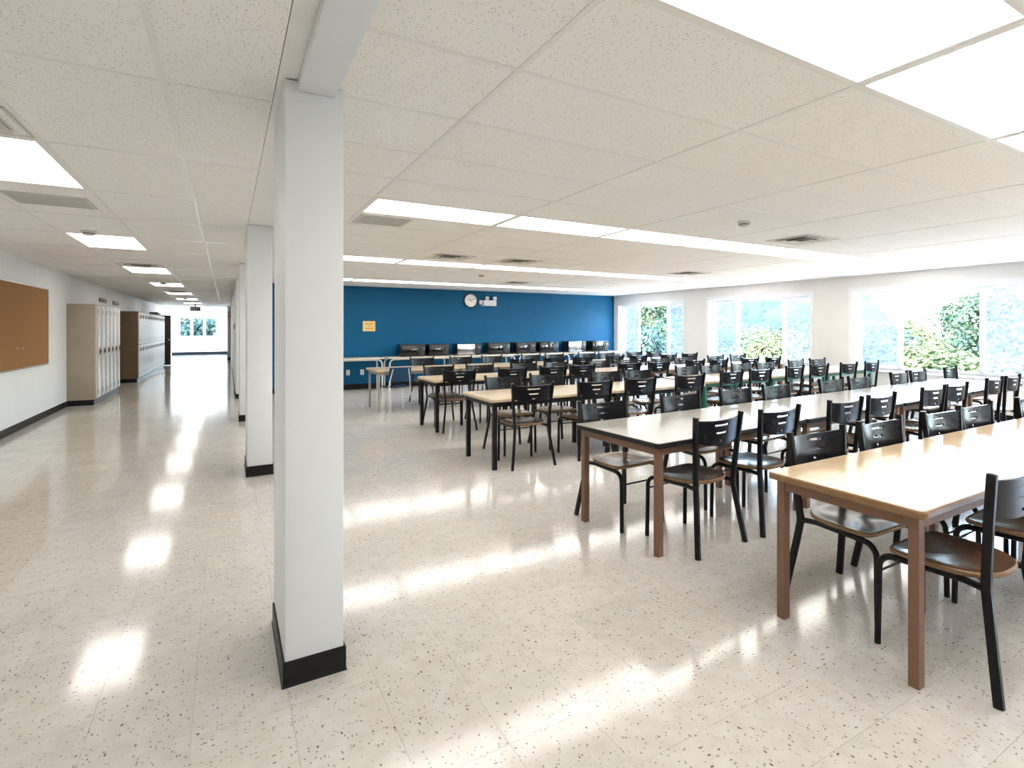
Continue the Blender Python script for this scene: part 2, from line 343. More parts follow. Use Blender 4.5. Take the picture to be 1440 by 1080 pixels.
# walls
def wall(name, boxes, m, label):
    mb = MB()
    for a, b in boxes: mb.box(a, b)
    return tag(obj(name, mb.mesh(name, m)), label, 'wall', kind='structure')
wall('wall_left', [((XL - .15, Y0, 0), (XL, YF, CH + .06))], M['white'], 'long white corridor wall behind the cork board and lockers')
wall('wall_back', [((XL - .15, Y0 - .15, 0), (XW + .15, Y0, CH + .06))], M['white'], 'white wall closing the room behind the viewer')
wb = wall('wall_blue', [((.40, YB, 0), (XW + .15, YB + .15, CH + .06))], M['blue'], 'deep blue wall behind the row of microwaves')
WIN = [(10.62, 13.42), (6.92, 9.72), (3.22, 6.02), (-.48, 2.32), (-3.8, -1.38)]
WZ0, WZ1 = .66, 2.10
segs = []; edges = sorted(WIN); y = Y0
for a, b in edges: segs.append(((XW, y, 0), (XW + .2, a, CH + .06))); segs.append(((XW, a, 0), (XW + .2, b, WZ0))); segs.append(((XW, a, WZ1), (XW + .2, b, CH + .06))); y = b
segs.append(((XW, y, 0), (XW + .2, YB, CH + .06)))
wall('wall_window', segs, M['wwall'], 'cream wall with wide windows on the right of the room')
FX = (-2.14, -.46); FZ = (.97, 2.0)
wall('wall_far', [((XL, YF, 0), (FX[0], YF + .2, CH + .06)), ((FX[1], YF, 0), (.4, YF + .2, CH + .06)), ((FX[0], YF, 0), (FX[1], YF + .2, FZ[0])), ((FX[0], YF, FZ[1]), (FX[1], YF + .2, CH + .06))], M['white'], 'bright white wall at the far end of the corridor')
SY = (31.8, 35.2)
wall('wall_corridor', [((.15, YB, 0), (.40, SY[0], CH + .06)), ((.15, SY[1], 0), (.40, YF, CH + .06)), ((.15, SY[0], 0), (.40, SY[1], .3)), ((.15, SY[0], 2.2), (.40, SY[1], CH + .06))], M['white'], 'white corridor wall beyond the row of pillars')
# baseboards
def baseb(name, a, b, label): tag(obj(name, bx(a, b, M['base'])), label, 'baseboard', kind='structure')
BH = .10
baseb('baseboard_left', (XL, Y0, 0), (XL + .012, 13.36, BH), 'black rubber baseboard along the white corridor wall')
baseb('baseboard_blue', (.41, YB - .012, 0), (XW, YB, .12), 'black baseboard along the foot of the blue wall')
baseb('baseboard_window', (XW - .012, Y0, 0), (XW, YB - .02, BH), 'black baseboard under the windows')
baseb('baseboard_far', (XL, YF - .012, 0), (.15, YF, .16), 'black baseboard at the far end of the corridor')
baseb('baseboard_corridor', (.138, YB, 0), (.15, YF - .02, BH), 'black baseboard along the corridor beyond the pillars')

# windows
def window(n, y0, y1, label):
    root = thing('window_%d' % n, label, 'window', (XW, y0, WZ0), kind='structure')
    w, h = y1 - y0, WZ1 - WZ0
    c = MB(); cw = .075                                       # inside casing
    c.box((-.014, -cw, h - .004), (0, w + cw, h + cw)).box((-.014, -cw, -.02), (0, 0, h - .004)).box((-.014, w, -.02), (0, w + cw, h - .004))
    obj('casing', c.mesh('casing', M['trim'], False), root)
    obj('sill', bx((-.045, -cw, -.035), (.14, w + cw, 0), M['trim'], .004), root)
    j = MB(); j.box((0, 0, 0), (.2, .012, h)).box((0, w - .012, 0), (.2, w, h)).box((0, .012, h - .012), (.2, w - .012, h))
    obj('jamb', j.mesh('jamb', M['trim']), root)
    fr = MB(); fx0, fx1 = .13, .19; e = .05
    fr.box((fx0, .012, 0), (fx1, .012 + e, h)).box((fx0, w - .012 - e, 0), (fx1, w - .012, h)).box((fx0, .012 + e, 0), (fx1, w - .012 - e, e)).box((fx0, .012 + e, h - .012 - e), (fx1, w - .012 - e, h - .012))
    obj('window_frame', fr.mesh('window_frame', M['vinyl']), root)
    ml = [.74, .74 + 1.27] if w > 2.5 else [.7, 1.7]
    for m_ in ml: obj('mullion', bx((fx0 - .01, m_ - .03, e), (fx1, m_ + .03, h - .012 - e), M['vinyl'], .003), root)
    ys = [.062] + ml + [w - .062]
    for k in range(3):
        a, b = ys[k] + (.03 if k else 0), ys[k + 1] - (.03 if k < 2 else 0)
        obj('pane', bx((.155, a, e), (.161, b, h - .012 - e), M['glass']), root)
        if k != 1: obj('insect_screen', bx((.178, a, e), (.179, b, h - .012 - e), M['screen']), root)
window(1, *WIN[0], 'white framed window beside the blue wall')
window(2, *WIN[1], 'middle white framed window with hill and trees outside')
window(3, *WIN[2], 'large white framed window at the right edge of the photo')
window(4, *WIN[3], 'white framed window just outside the right edge of the photo')
window(5, *WIN[4], 'white framed window in the near right corner behind the viewer')
root = thing('window_6', 'three pane window at the far end of the corridor', 'window', (FX[0], YF, FZ[0]), kind='structure')
w, h = FX[1] - FX[0], FZ[1] - FZ[0]; fr = MB()
fr.box((0, .02, 0), (.05, .1, h)).box((w - .05, .02, 0), (w, .1, h)).box((.05, .02, 0), (w - .05, .1, .05)).box((.05, .02, h - .05), (w - .05, .1, h))
obj('window_frame', fr.mesh('window_frame', M['vinyl']), root)
for k in (1, 2): obj('mullion', bx((w * k / 3 - .06, .02, .05), (w * k / 3 + .06, .1, h - .05), M['vinyl']), root)
for k in range(3): obj('pane', bx((w * k / 3 + .05, .05, .05), (w * (k + 1) / 3 - .05, .056, h - .05), M['glass']), root)
root = thing('window_7', 'unseen side window added to light the far end of the corridor', 'window', (.15, SY[0], .3), kind='structure')  # unseen opening, added so that daylight reaches the corridor end
w, h = SY[1] - SY[0], 1.9; fr = MB()
fr.box((.1, 0, 0), (.16, .06, h)).box((.1, w - .06, 0), (.16, w, h)).box((.1, .06, 0), (.16, w - .06, .06)).box((.1, .06, h - .06), (.16, w - .06, h))
obj('window_frame', fr.mesh('window_frame', M['vinyl']), root)
for k in (1, 2): obj('mullion', bx((.1, w * k / 3 - .04, .06), (.16, w * k / 3 + .04, h - .06), M['vinyl']), root)
for k in range(3): obj('pane', bx((.125, w * k / 3 + .06, .06), (.131, w * (k + 1) / 3 - .06, h - .06), M['glass']), root)

# pillars and the raceway on the ceiling
def pillar(x0, x1, y0, y1, label):
    t = thing('pillar', label, 'pillar', ((x0 + x1) / 2, (y0 + y1) / 2, 0), group='white pillars between corridor and tables', kind='structure')
    a, b = (x1 - x0) / 2, (y1 - y0) / 2
    obj('shaft', bx((-a, -b, 0), (a, b, CH - .004), M['pillar'], .006), t)
    m_ = MB(); q = .008
    prof = [(a + q + .004, 0), (a + q, .010), (a + q, .094), (a + .002, .098)]
    rings = []
    for ex, z in prof:
        d = ex - a; rings.append([(-a - d, -b - d, z), (a + d, -b - d, z), (a + d, b + d, z), (-a - d, b + d, z)])
    obj('base_trim', m_.rings(rings).mesh('base_trim', M['base']), t)
pillar(.192, .408, 2.455, 3.02, 'large white pillar with black base in the foreground')
pillar(.162, .372, 6.12, 6.70, 'second white pillar, partly behind the foreground pillar')
pillar(.160, .370, 9.82, 10.40, 'third white pillar from the viewer')
pillar(.155, .370, 13.05, 13.64, 'white pillar at the end of the blue wall')
tag(obj('trim_1', bx((.238, Y0, CH - .045), (.374, 2.452, CH - .0015), M['pillar'], .003)), 'shallow white boxed channel on the ceiling running into the foreground pillar', 'trim', kind='structure')
tag(obj('trim_2', bx((BX0 - .001, Y0, CH - .001), (BX1 + .001, YB, CH + .03), M['rail'])), 'white strip on the ceiling between the pillars', 'trim', kind='structure')

# ------------------------------------------------------------------ tables
def rrect(x0, y0, x1, y1, r, n=5):
    pts = []
    for cx, cy, a0 in ((x1 - r, y1 - r, 0), (x0 + r, y1 - r, 90), (x0 + r, y0 + r, 180), (x1 - r, y0 + r, 270)):
        for k in range(n + 1): a = R(a0 + 90 * k / n); pts.append((cx + r * math.cos(a), cy + r * math.sin(a)))
    return pts
TZ = .71
def table(x0, x1, y0, y1, top, edge, leg, label, group, round_leg=False):
    t = thing('cafeteria_table', label, 'table', ((x0 + x1) / 2, (y0 + y1) / 2, 0), group=group)
    a, b = (x1 - x0) / 2, (y1 - y0) / 2
    o1 = rrect(-a, -b, a, b, .03); o2 = rrect(-a + .004, -b + .004, a - .004, b - .004, .027)
    m_ = MB(); m_.rings([[(x, y, TZ - .003) for x, y in o2], [(x, y, TZ) for x, y in rrect(-a + .006, -b + .006, a - .006, b - .006, .026)]])
    obj('tabletop', m_.mesh('tabletop', top), t)
    m_ = MB(); m_.rings([[(x, y, TZ - .034) for x, y in o2], [(x, y, TZ - .029) for x, y in o1], [(x, y, TZ - .009) for x, y in o1], [(x, y, TZ - .0032) for x, y in o2]])
    obj('edge_band', m_.mesh('edge_band', edge), t)
    i = .04; ap = MB()
    ap.box((-a + i, -b + i, TZ - .085), (a - i, -b + i + .02, TZ - .034)).box((-a + i, b - i - .02, TZ - .085), (a - i, b - i, TZ - .034))
    ap.box((-a + i, -b + i + .02, TZ - .085), (-a + i + .02, b - i - .02, TZ - .034)).box((a - i - .02, -b + i + .02, TZ - .085), (a - i, b - i - .02, TZ - .034))
    obj('apron', ap.mesh('apron', leg), t)
    for sx in (-1, 1):
        for sy in (-1, 1):
            px, py = sx * (a - i - .016), sy * (b - i - .016)
            if round_leg:
                lm = MB().lathe([(.012, 0), (.02, .004), (.02, TZ - .034)], 12).mesh('leg', leg, True)
            else:
                q = .021; lm = MB().rings([[(-q, -q, 0), (q, -q, 0), (q, q, 0), (-q, q, 0)], [(-q, -q, TZ - .034), (q, -q, TZ - .034), (q, q, TZ - .034), (-q, q, TZ - .034)]]).mesh('leg', leg)
            obj('leg', lm, t, (px, py, 0))
    return t
G = 'cafeteria tables in rows'
PT = 1.468
def row(xs, y0, y1, specs, desc, ang=0., gap=.012):
    """tables side by side; xs are the ends along the row, ang turns the row about its near left corner"""
    for k in range(len(xs) - 1):
        top, edge, leg, look, rl = specs[min(k, len(specs) - 1)]
        t = table(xs[k], xs[k + 1] - gap, y0, y1, M[top], M[edge], M[leg], '%s, %s from the left in the %s' % (look, ORD[k], desc), G, rl)
        p = turn((t.location.x, t.location.y), (xs[0], y0), ang); t.location = (p[0], p[1], 0); t.rotation_euler = (0, 0, R(ang))
def turn(p, o_, ang):
    c, s_ = math.cos(R(ang)), math.sin(R(ang)); x, y = p[0] - o_[0], p[1] - o_[1]
    return o_[0] + x * c - y * s_, o_[1] + x * s_ + y * c
def ends(x0, n): return [x0 + PT * k for k in range(n + 1)]
A2, A3 = 3.1, 2.5
O2, O3 = (2.205, 2.57), (5.33, 5.27)
MAP = ('maple', 'mapleedge', 'blackst', 'maple table with black legs', False)
row(ends(2.238, 3), 1.07, 1.80, [('oaktop', 'oakedge', 'brown', 'wood-topped table with brown legs', False)], 'front row', 0., .003)
row([2.205, 3.80, 5.40, 7.0, 8.6], 2.57, 3.45, [('greytop', 'blackedge', 'brown', 'pale table with black edge and brown legs', False)], 'second row', A2)
row([2.195, 3.70, 5.14], 5.05, 5.87, [MAP], 'third row')
row(ends(5.33, 3), 5.27, 6.07, [('maple', 'mapleedge', 'green', 'maple table with green legs', False)], 'third row', A3)
row(ends(2.35, 5), 7.31, 8.12, [MAP] * 2 + [('pinktop', 'mapleedge', 'brown', 'rosy topped table with brown legs', False)], 'fourth row')
row(ends(2.10, 5), 9.60, 10.42, [('maple', 'mapleedge', 'grey', 'maple table with grey round legs', True)], 'back row')

# ------------------------------------------------------------------ chairs
def chair_proto():
    t = thing('cafeteria_chair', 'black chair', 'chair')
    # seat: straight front, rounded back, dished
    out = []
    n = 36
    for k in range(n):
        a = 2 * math.pi * k / n; c, s_ = math.cos(a), math.sin(a)
        e = .27 if s_ > 0 else .78
        x = .205 * math.copysign(abs(c) ** e, c); y = (.20 if s_ > 0 else .205) * math.copysign(abs(s_) ** e, s_)
        x *= 1 - .05 * max(0, -y / .2)
        out.append((x, y))
    z0 = .428
    def dish(f, x, y): return z0 + .019 - .013 * max(0, 1 - (f / .85) ** 2) + .004 * (y / .2 if y > 0 else 0) * -1
    rings = [[(x * .02, y * .02, dish(.02, 0, 0)) for x, y in out]]
    for f in (.3, .55, .75, .88, .965): rings.append([(x * f, y * f, dish(f, x, y)) for x, y in out])
    top = MB().rings(rings, caps=False); top.f.append(tuple(range(n)))
    tm = top.mesh('seat', M['seatdark'], True)
    seat = part('seat', tm, t)
    ed = MB().rings([[(x * f, y * f, z) for x, y in out] for f, z in ((.02, z0 - .006), (.95, z0 - .006), (.985, z0 - .002), (1, z0 + .006), (.995, z0 + .014), (.965, z0 + .0188 - .0005))], caps=False); ed.f.append(tuple(reversed(range(n))))
    part('seat_edge', ed.mesh('seat_edge', M['seatedge'], True), seat)
    # backrest: curved panel with three slots
    bm = bmesh.new(); nx, nz = 24, 13; grid = {}
    for i in range(nx + 1):
        x = -.216 + .432 * i / nx; u = x / .216
        zb = .668 + .034 * abs(u) ** 2.2; zt = .838 - .010 * (1 - u * u)
        for j in range(nz + 1):
            z = zb + (zt - zb) * j / nz
            y = -.205 - .02 * (z - .66) / .2 - .034 * (1 - u * u)
            grid[i, j] = bm.verts.new((x, y, z))
    slots = {10: 4, 6: 3, 2: 1}
    for i in range(nx):
        for j in range(nz):
            if j in slots and abs(i - (nx / 2 - .5)) < slots[j] * 1.05: continue
            bm.faces.new((grid[i, j], grid[i + 1, j], grid[i + 1, j + 1], grid[i, j + 1]))
    bmesh.ops.recalc_face_normals(bm, faces=bm.faces)
    bmesh.ops.solidify(bm, geom=bm.faces[:], thickness=.011)
    bmesh.ops.recalc_face_normals(bm, faces=bm.faces)
    me = bpy.data.meshes.new('backrest'); bm.to_mesh(me); bm.free(); me.materials.append(M['blackply'])
    me.polygons.foreach_set('use_smooth', [True] * len(me.polygons)); me.set_sharp_from_angle(angle=R(35))
    part('backrest', me, t)
    fl = [(-.009, -.017), (.009, -.017), (.012, 0), (.009, .017), (-.009, .017), (-.012, 0)]
    for s_ in (-1, 1):
        p = MB().tube([(s_ * .187, -.188, .395), (s_ * .196, -.194, .50), (s_ * .212, -.207, .68), (s_ * .229, -.224, .862)], 0, prof=fl)
        part('back_post', p.mesh('back_post', M['black'], True), t)
        p = MB().tube([(s_ * .238, -.250, 0), (s_ * .219, -.228, .14), (s_ * .196, -.203, .30), (s_ * .187, -.191, .385), (s_ * .188, -.187, .425)], 0, prof=fl)
        part('rear_leg', p.mesh('rear_leg', M['black'], True), t)
        pts = [(s_ * .192, .232, 0), (s_ * .190, .226, .34)]
        for k in range(1, 7):
            a = R(90 * k / 6); pts.append((s_ * .190, .226 - .065 * (1 - math.cos(a)), .345 + .062 * math.sin(a)))
        pts += [(s_ * .184, .05, .409), (s_ * .172, -.10, .409), (s_ * .187, -.185, .405)]
        part('front_leg', MB().tube(pts, .0142, 8).mesh('front_leg', M['black'], True), t)
    part('stretcher', MB().tube([(-.192, .226, .325), (.192, .226, .325)], .0055, 6).mesh('stretcher', M['black'], True), t)
    sr = MB().tube([(-.175, -.06, .409), (.175, -.06, .409)], .010, 6); sr.tube([(-.187, .11, .409), (.187, .11, .409)], .010, 6)
    part('seat_support', sr.mesh('seat_support', M['black'], True), t)
    return t
CP = chair_proto(); used = [False]
def chair(x, y, rz, label, group, seatm):
    if not used[0]: r = CP; used[0] = True; r.location = (x, y, 0); r.rotation_euler = (0, 0, rz); r['label'] = label; r['group'] = group
    else: r = clone(CP, (x, y, 0), rz, label, group)
    for c in r.children:
        if c.name.startswith('seat') and c.data.name.startswith('seat') and not c.name.startswith('seat_'):
            c.material_slots[0].link = 'OBJECT'; c.material_slots[0].material = M[seatm]
    return r
rnd = random.Random(11)
def side(xs, y, far, desc, seats, o_=(0, 0), ang=0.):
    for k, x in enumerate(xs):
        sm = seats[k % len(seats)]
        jr = R(rnd.uniform(-2.5, 2.5)); jy = rnd.uniform(-.015, .015)
        lab = 'black-backed wooden-seat chair, %s from left on the %s' % (ORD[k], desc)
        p = turn((x, y + jy), o_, ang)
        chair(p[0], p[1], (math.pi if far else 0) + jr + R(ang), lab, 'black chairs with wooden seats', sm)
side([2.655, 3.36, 4.10], 1.14, False, 'near side of the front row', ['seatdark'])
side([2.735, 3.385, 4.11, 4.65, 5.55], 1.64, True, 'far side of the front row', ['seatdark'])
side([2.64, 3.28, 4.13, 4.70, 5.72, 6.28, 7.33, 7.88], 2.685, False, 'near side of the second row', ['seatdark', 'seatdark', 'seatdark', 'seatoak', 'seatoak'], O2, A2)
side([2.52, 3.36, 4.13, 4.75, 5.73, 6.32, 7.33, 7.86, 8.93], 3.285, True, 'far side of the second row', ['seatoak', 'seatoak', 'seatdark'], O2, A2)
side([2.63, 3.385, 4.015, 4.81], 5.215, False, 'near side of the third row', ['seatdark', 'seatred', 'seatoak', 'seatoak'])
side([5.71, 6.34, 7.15, 7.78, 8.62, 9.35], 5.37, False, 'near side of the green-legged tables', ['seatoak', 'seatoak', 'seatred', 'seatred', 'seatdark'], O3, A3)
side([2.78, 3.37, 4.28, 4.81], 5.83, True, 'far side of the third row', ['seatoak', 'seatred'])
side([5.90, 6.45, 7.18, 7.80, 8.70, 9.38], 5.94, True, 'far side of the green-legged tables', ['seatoak', 'seatdark'], O3, A3)
side([2.69, 3.48, 4.16, 4.70, 5.62, 6.25, 7.10, 7.72, 8.56, 9.25], 7.485, False, 'near side of the fourth row', ['seatred', 'seatdark', 'seatoak'])
side([2.70, 3.38, 4.15, 4.78, 5.65, 6.30, 7.10, 7.70, 8.60, 9.28], 7.985, True, 'far side of the fourth row', ['seatred', 'seatdark'])
side([4.69, 5.40, 6.05, 6.85, 7.50, 8.35, 9.0], 9.60, False, 'near side of the back row', ['seatoak', 'seatdark'])
side([3.21, 4.0, 4.69, 5.60, 6.17, 7.05, 7.62, 8.45, 9.08], 10.52, True, 'far side of the back row', ['seatoak', 'seatdark'])

# plastic shell chairs with chrome legs at the left end of the back row
def shell_chair(x, y, rz, shell, label):
    t = thing('shell_chair', label, 'chair', (x, y, 0), rz, 'plastic shell chairs at the back row')
    def curved(w0, w1, rows, dip, thick):
        bm = bmesh.new(); g = {}
        for j, (yy, zz) in enumerate(rows):
            for i in range(13):
                u = -1 + 2 * i / 12; w = w0 + (w1 - w0) * j / (len(rows) - 1)
                cr = .93 if j in (0, len(rows) - 1) else 1
                g[i, j] = bm.verts.new((u * w * cr, yy + dip[0] * (1 - u * u), zz + dip[1] * (1 - u * u)))
        for i in range(12):
            for j in range(len(rows) - 1): bm.faces.new((g[i, j], g[i + 1, j], g[i + 1, j + 1], g[i, j + 1]))
        bmesh.ops.recalc_face_normals(bm, faces=bm.faces); bmesh.ops.solidify(bm, geom=bm.faces[:], thickness=thick); bmesh.ops.recalc_face_normals(bm, faces=bm.faces)
        me = bpy.data.meshes.new('shell'); bm.to_mesh(me); bm.free(); me.materials.append(shell)
        me.polygons.foreach_set('use_smooth', [True] * len(me.polygons)); me.set_sharp_from_angle(angle=R(40)); return me
    obj('seat', curved(.20, .21, [(-.19, .45), (-.17, .43), (0, .415), (.15, .43), (.21, .42)], (0, -.015), .008), t)
    obj('backrest', curved(.19, .185, [(-.215, .53), (-.22, .55), (-.232, .65), (-.245, .74), (-.248, .755)], (-.03, 0), .008), t)
    for s_ in (-1, 1):
        obj('rear_leg', MB().tube([(s_ * .21, -.24, 0), (s_ * .185, -.20, .40), (s_ * .165, -.225, .55), (s_ * .13, -.262, .735)], .0105, 8).mesh('rear_leg', M['chrome'], True), t)
        obj('front_leg', MB().tube([(s_ * .20, .22, 0), (s_ * .18, .18, .37), (s_ * .175, .14, .40), (s_ * .18, -.19, .40)], .0105, 8).mesh('front_leg', M['chrome'], True), t)
    obj('seat_support', MB().tube([(-.178, .1, .4), (.178, .1, .4)], .009, 6).mesh('seat_support', M['chrome'], True), t)
shell_chair(2.45, 9.72, R(4), M['bluepl'], 'dark blue plastic chair with chrome legs at the end of the back row')
shell_chair(3.13, 9.62, R(-3), M['darkpl'], 'dark green plastic chair second from the left at the back row')
shell_chair(3.93, 9.62, R(2), M['darkpl'], 'dark green plastic chair third from the left at the back row')

# ------------------------------------------------------------------ counters and microwaves along the blue wall
CZ = .745
def counter(x0, x1, label):
    t = thing('counter_table', label, 'counter', ((x0 + x1) / 2, 13.28, 0), group='counters along the blue wall')
    a, b = (x1 - x0) / 2, .31
    m_ = MB().rings([[(x, y, z) for x, y in rrect(-a + e, -b + e, a - e, b - e, .025)] for z, e in ((CZ - .028, .003), (CZ - .024, 0), (CZ - .004, 0), (CZ, .004))])
    obj('countertop', m_.mesh('countertop', M['countertop']), t)
    for sx in (-1, 1):
        for sy in (-1, 1):
            pts = [(sx * (a - .05), sy * (b - .05), 0), (sx * (a - .05), sy * (b - .05), CZ - .15)]
            for k in range(1, 6):
                q = R(90 * k / 5); pts.append((sx * (a - .05 - .1 * (1 - math.cos(q))), sy * (b - .05), CZ - .15 + .105 * math.sin(q)))
            pts.append((sx * (a - .35), sy * (b - .05), CZ - .045))
            obj('leg', MB().tube(pts, .017, 8).mesh('leg', M['cream'], True), t)
    obj('rail', MB().tube([(-a + .3, -b + .05, CZ - .045), (a - .3, -b + .05, CZ - .045)], .016, 8).tube([(-a + .3, b - .05, CZ - .045), (a - .3, b - .05, CZ - .045)], .016, 8).mesh('rail', M['cream'], True), t)
for k, (a, b) in enumerate(((1.35, 3.03), (3.10, 4.66), (4.70, 6.36), (6.40, 8.02), (8.06, 9.80))):
    counter(a, b, 'beige counter with cream tube legs at the blue wall, %s from the left' % ORD[k])
def microwave(x0, x1, z1, k, door, yrot=0.):
    t = thing('microwave', 'black microwave oven on the counter, %s from the left%s' % (ORD[k], ', with shiny steel front' if door == 'mwsteel' else ''), 'microwave', ((x0 + x1) / 2, 13.32, CZ), yrot, 'microwaves along the blue wall')
    w = (x1 - x0) / 2; h = z1; dp = .19
    obj('body', bx((-w, -dp, .012), (w, dp, h), M['mwblack'], .004), t)
    f = MB()
    for sx in (-1, 1):
        for sy in (-1, 1): f.box((sx * (w - .05) - .015, sy * (dp - .05) - .015, 0), (sx * (w - .05) + .015, sy * (dp - .05) + .015, .012))
    obj('feet', f.mesh('feet', M['mwblack']), t)
    ds = w - 2 * w * .27
    d = obj('door', bx((-w + .006, -dp - .022, .02), (ds, -dp, h - .008), M['mwblack'] if door != 'mwsteel' else M['mwsteel'], .003), t)
    obj('window', bx((-w + .05, -dp - .025, .06), (ds - .055, -dp - .021, h - .05), M['mwsteel'] if door == 'mwsteel' else M['mwglass'], .001), d)
    obj('handle', MB().tube([(ds - .022, -dp - .045, .05), (ds - .022, -dp - .045, h - .04)], .007, 8).box((ds - .028, -dp - .045, .055), (ds - .016, -dp - .02, .067)).box((ds - .028, -dp - .045, h - .057), (ds - .016, -dp - .02, h - .045)).mesh('handle', M['mwkey'], True), d)
    c = obj('control_panel', bx((ds + .004, -dp - .018, .02), (w - .006, -dp, h - .008), M['mwblack'], .002), t)
    obj('display', bx((ds + .018, -dp - .02, h - .06), (w - .02, -dp - .0175, h - .03), M['mwdisp']), c)
    pw = (w - .02 - ds - .018) / 3
    for r in range(4):
        for q in range(3): obj('button', bx((ds + .018 + q * pw + .003, -dp - .0205, .04 + r * .034), (ds + .018 + (q + 1) * pw - .003, -dp - .0175, .04 + r * .034 + .02), M['mwkey']), c)
for k, (a, b, h, d) in enumerate(((3.42, 4.0, .29, ''), (4.08, 4.58, .285, ''), (4.80, 5.42, .285, 'mwsteel'), (5.62, 6.22, .30, ''), (6.40, 6.98, .30, ''), (7.10, 7.68, .30, ''), (8.0, 8.58, .31, 'mwsteel'), (8.80, 9.38, .31, ''))):
    microwave(a, b, h, k, d, R(rnd.uniform(-2, 2)))

# things on the blue wall
t = thing('wall_clock', 'round white wall clock with dark rim on the blue wall', 'clock', (5.34, YB, 2.135))
obj('rim', MB().lathe([(.19, 0), (.19, .035), (.178, .045), (.166, .045), (.166, .03), (.0, .03)][:5] + [(.166, .02)], 36, axis='y').mesh('rim', M['clockrim'], True), t)
obj('face', MB().lathe([(.166, .02), (.166, .028)], 36, axis='y').mesh('face', M['clockface']), t)
for k in range(12):
    a = R(30 * k); o = obj('hour_mark', bx((-.005, -.0295, .125), (.005, -.028, .15), M['clockrim']), t); o.rotation_euler = (0, a, 0)
for nm, ln, a, wd in (('hour_hand', .085, 305, .007), ('minute_hand', .125, 62, .005)):
    o = obj(nm, bx((-wd, -.032, -.015), (wd, -.030, ln), M['clockrim']), t); o.rotation_euler = (0, R(a), 0)
t = thing('emergency_light', 'white emergency light box with twin lamps beside the clock', 'emergency light', (5.86, YB, 2.08))
obj('housing', bx((-.18, -.085, -.075), (.18, 0, .075), M['outlet'], .006), t)
for x in (-.10, .12):
    l = obj('lamp_head', MB().lathe([(.03, 0), (.05, .04), (.052, .075), (.0481, .078)], 16, (x, -.055, .125), 'y').box((x - .012, -.06, .075), (x + .012, -.035, .10)).mesh('lamp_head', M['outlet'], True), t)
    obj('lens', MB().lathe([(.046, .0785), (.04, .082)], 16, (x, -.055, .125), 'y').mesh('lens', M['lens']), l)
t = thing('junction_box', 'small white box on the blue wall between clock and emergency light', 'box', (5.615, YB, 2.10))
obj('housing', bx((-.04, -.05, -.055), (.04, 0, .055), M['outlet'], .004), t)
obj('conduit', MB().tube([(.02, -.02, -.055), (.03, -.02, -.085), (.06, -.02, -.10)], .010, 8).mesh('conduit', M['outlet'], True), t)
t = thing('paper_sign', 'yellow paper notice with lines of orange print on the blue wall', 'sign', (2.825, YB, 1.465))
obj('sheet', bx((-.14, -.004, -.12), (.14, 0, .12), M['paper']), t)
for z, ws in ((.055, (.05, .035, .06)), (.0, (.03,)), (-.055, (.04, .06, .035))):
    x = -(sum(ws) + .012 * (len(ws) - 1)) / 2
    for w_ in ws: obj('print', bx((x, -.0048, z - .010), (x + w_, -.004, z + .010), M['ink']), t); x += w_ + .012
for k, x in enumerate((2.36, 2.67)):
    t = thing('wall_outlet', 'white wall outlet low on the blue wall, %s' % ('nearest the pillar' if k == 0 else 'nearer the tables'), 'outlet', (x, YB, .39), group='outlets on the blue wall')
    obj('cover_plate', bx((-.04, -.008, -.062), (.04, 0, .062), M['outlet'], .002), t)
    for z in (-.026, .026): obj('socket', bx((-.017, -.0105, z - .014), (.017, -.0075, z + .014), M['vent'], .001), t)

# ------------------------------------------------------------------ ceiling fittings
def diffuser(x, y, label, s=.28):
    t = thing('air_diffuser', label, 'air vent', (x, y, CH), group='square ceiling air diffusers')
    obj('neck', bx((-s * .42, -s * .42, -.006), (s * .42, s * .42, -.001), M['ventdark']), t)
    for k, (q, z) in enumerate(((s, -.006), (s * .74, -.014), (s * .48, -.022))):
        f = MB(); i = q - .055; f.rings([[(-q, -q, z + .003), (q, -q, z + .003), (q, q, z + .003), (-q, q, z + .003)], [(-q, -q, z), (q, -q, z), (q, q, z), (-q, q, z)], [(-i, -i, z + .016), (i, -i, z + .016), (i, i, z + .016), (-i, i, z + .016)]], caps=False)
        obj('louvre', f.mesh('louvre', M['plastic']), t)
diffuser(2.60, 7.40, 'square air diffuser above the fourth table row, nearest the pillar')
diffuser(3.62, 7.35, 'square air diffuser above the fourth table row, second from the pillar')
diffuser(5.40, 3.86, 'square air diffuser above the second row of tables')
diffuser(6.97, 7.27, 'square air diffuser near the middle window')
diffuser(5.29, 10.81, 'square air diffuser near the blue wall')
diffuser(-1.13, 11.0, 'square air diffuser beside the corridor lights')
diffuser(-1.13, 18.4, 'square air diffuser far down the corridor')
def grille(x0, x1, y0, y1, label):
    t = thing('vent_grille', label, 'air vent', ((x0 + x1) / 2, (y0 + y1) / 2, CH), group='flat ceiling vent grilles')
    a, b = (x1 - x0) / 2, (y1 - y0) / 2; f = MB(); e = .02
    f.box((-a, -b, -.008), (a, -b + e, 0)).box((-a, b - e, -.008), (a, b, 0)).box((-a, -b + e, -.008), (-a + e, b - e, 0)).box((a - e, -b + e, -.008), (a, b - e, 0))
    obj('frame', f.mesh('frame', M['plastic']), t); obj('backing', bx((-a + e, -b + e, -.002), (a - e, b - e, -.0005), M['grille']), t)
    n = max(4, int((2 * b - 2 * e) / .03)); sl = bx((-a + e, -.008, -.006), (a - e, .004, -.003), M['plastic'])
    for k in range(n): obj('slat', sl, t, (0, -b + e + (k + .5) * (2 * b - 2 * e) / n, 0))
grille(.98, 1.42, 5.05, 5.45, 'grey vent grille in the ceiling beside the foreground pillar')
grille(-1.38, -.90, 5.55, 6.0, 'pale vent grille between the first corridor lights')
diffuser(-1.08, 3.70, 'square air diffuser at the top left edge of the photo', .24)
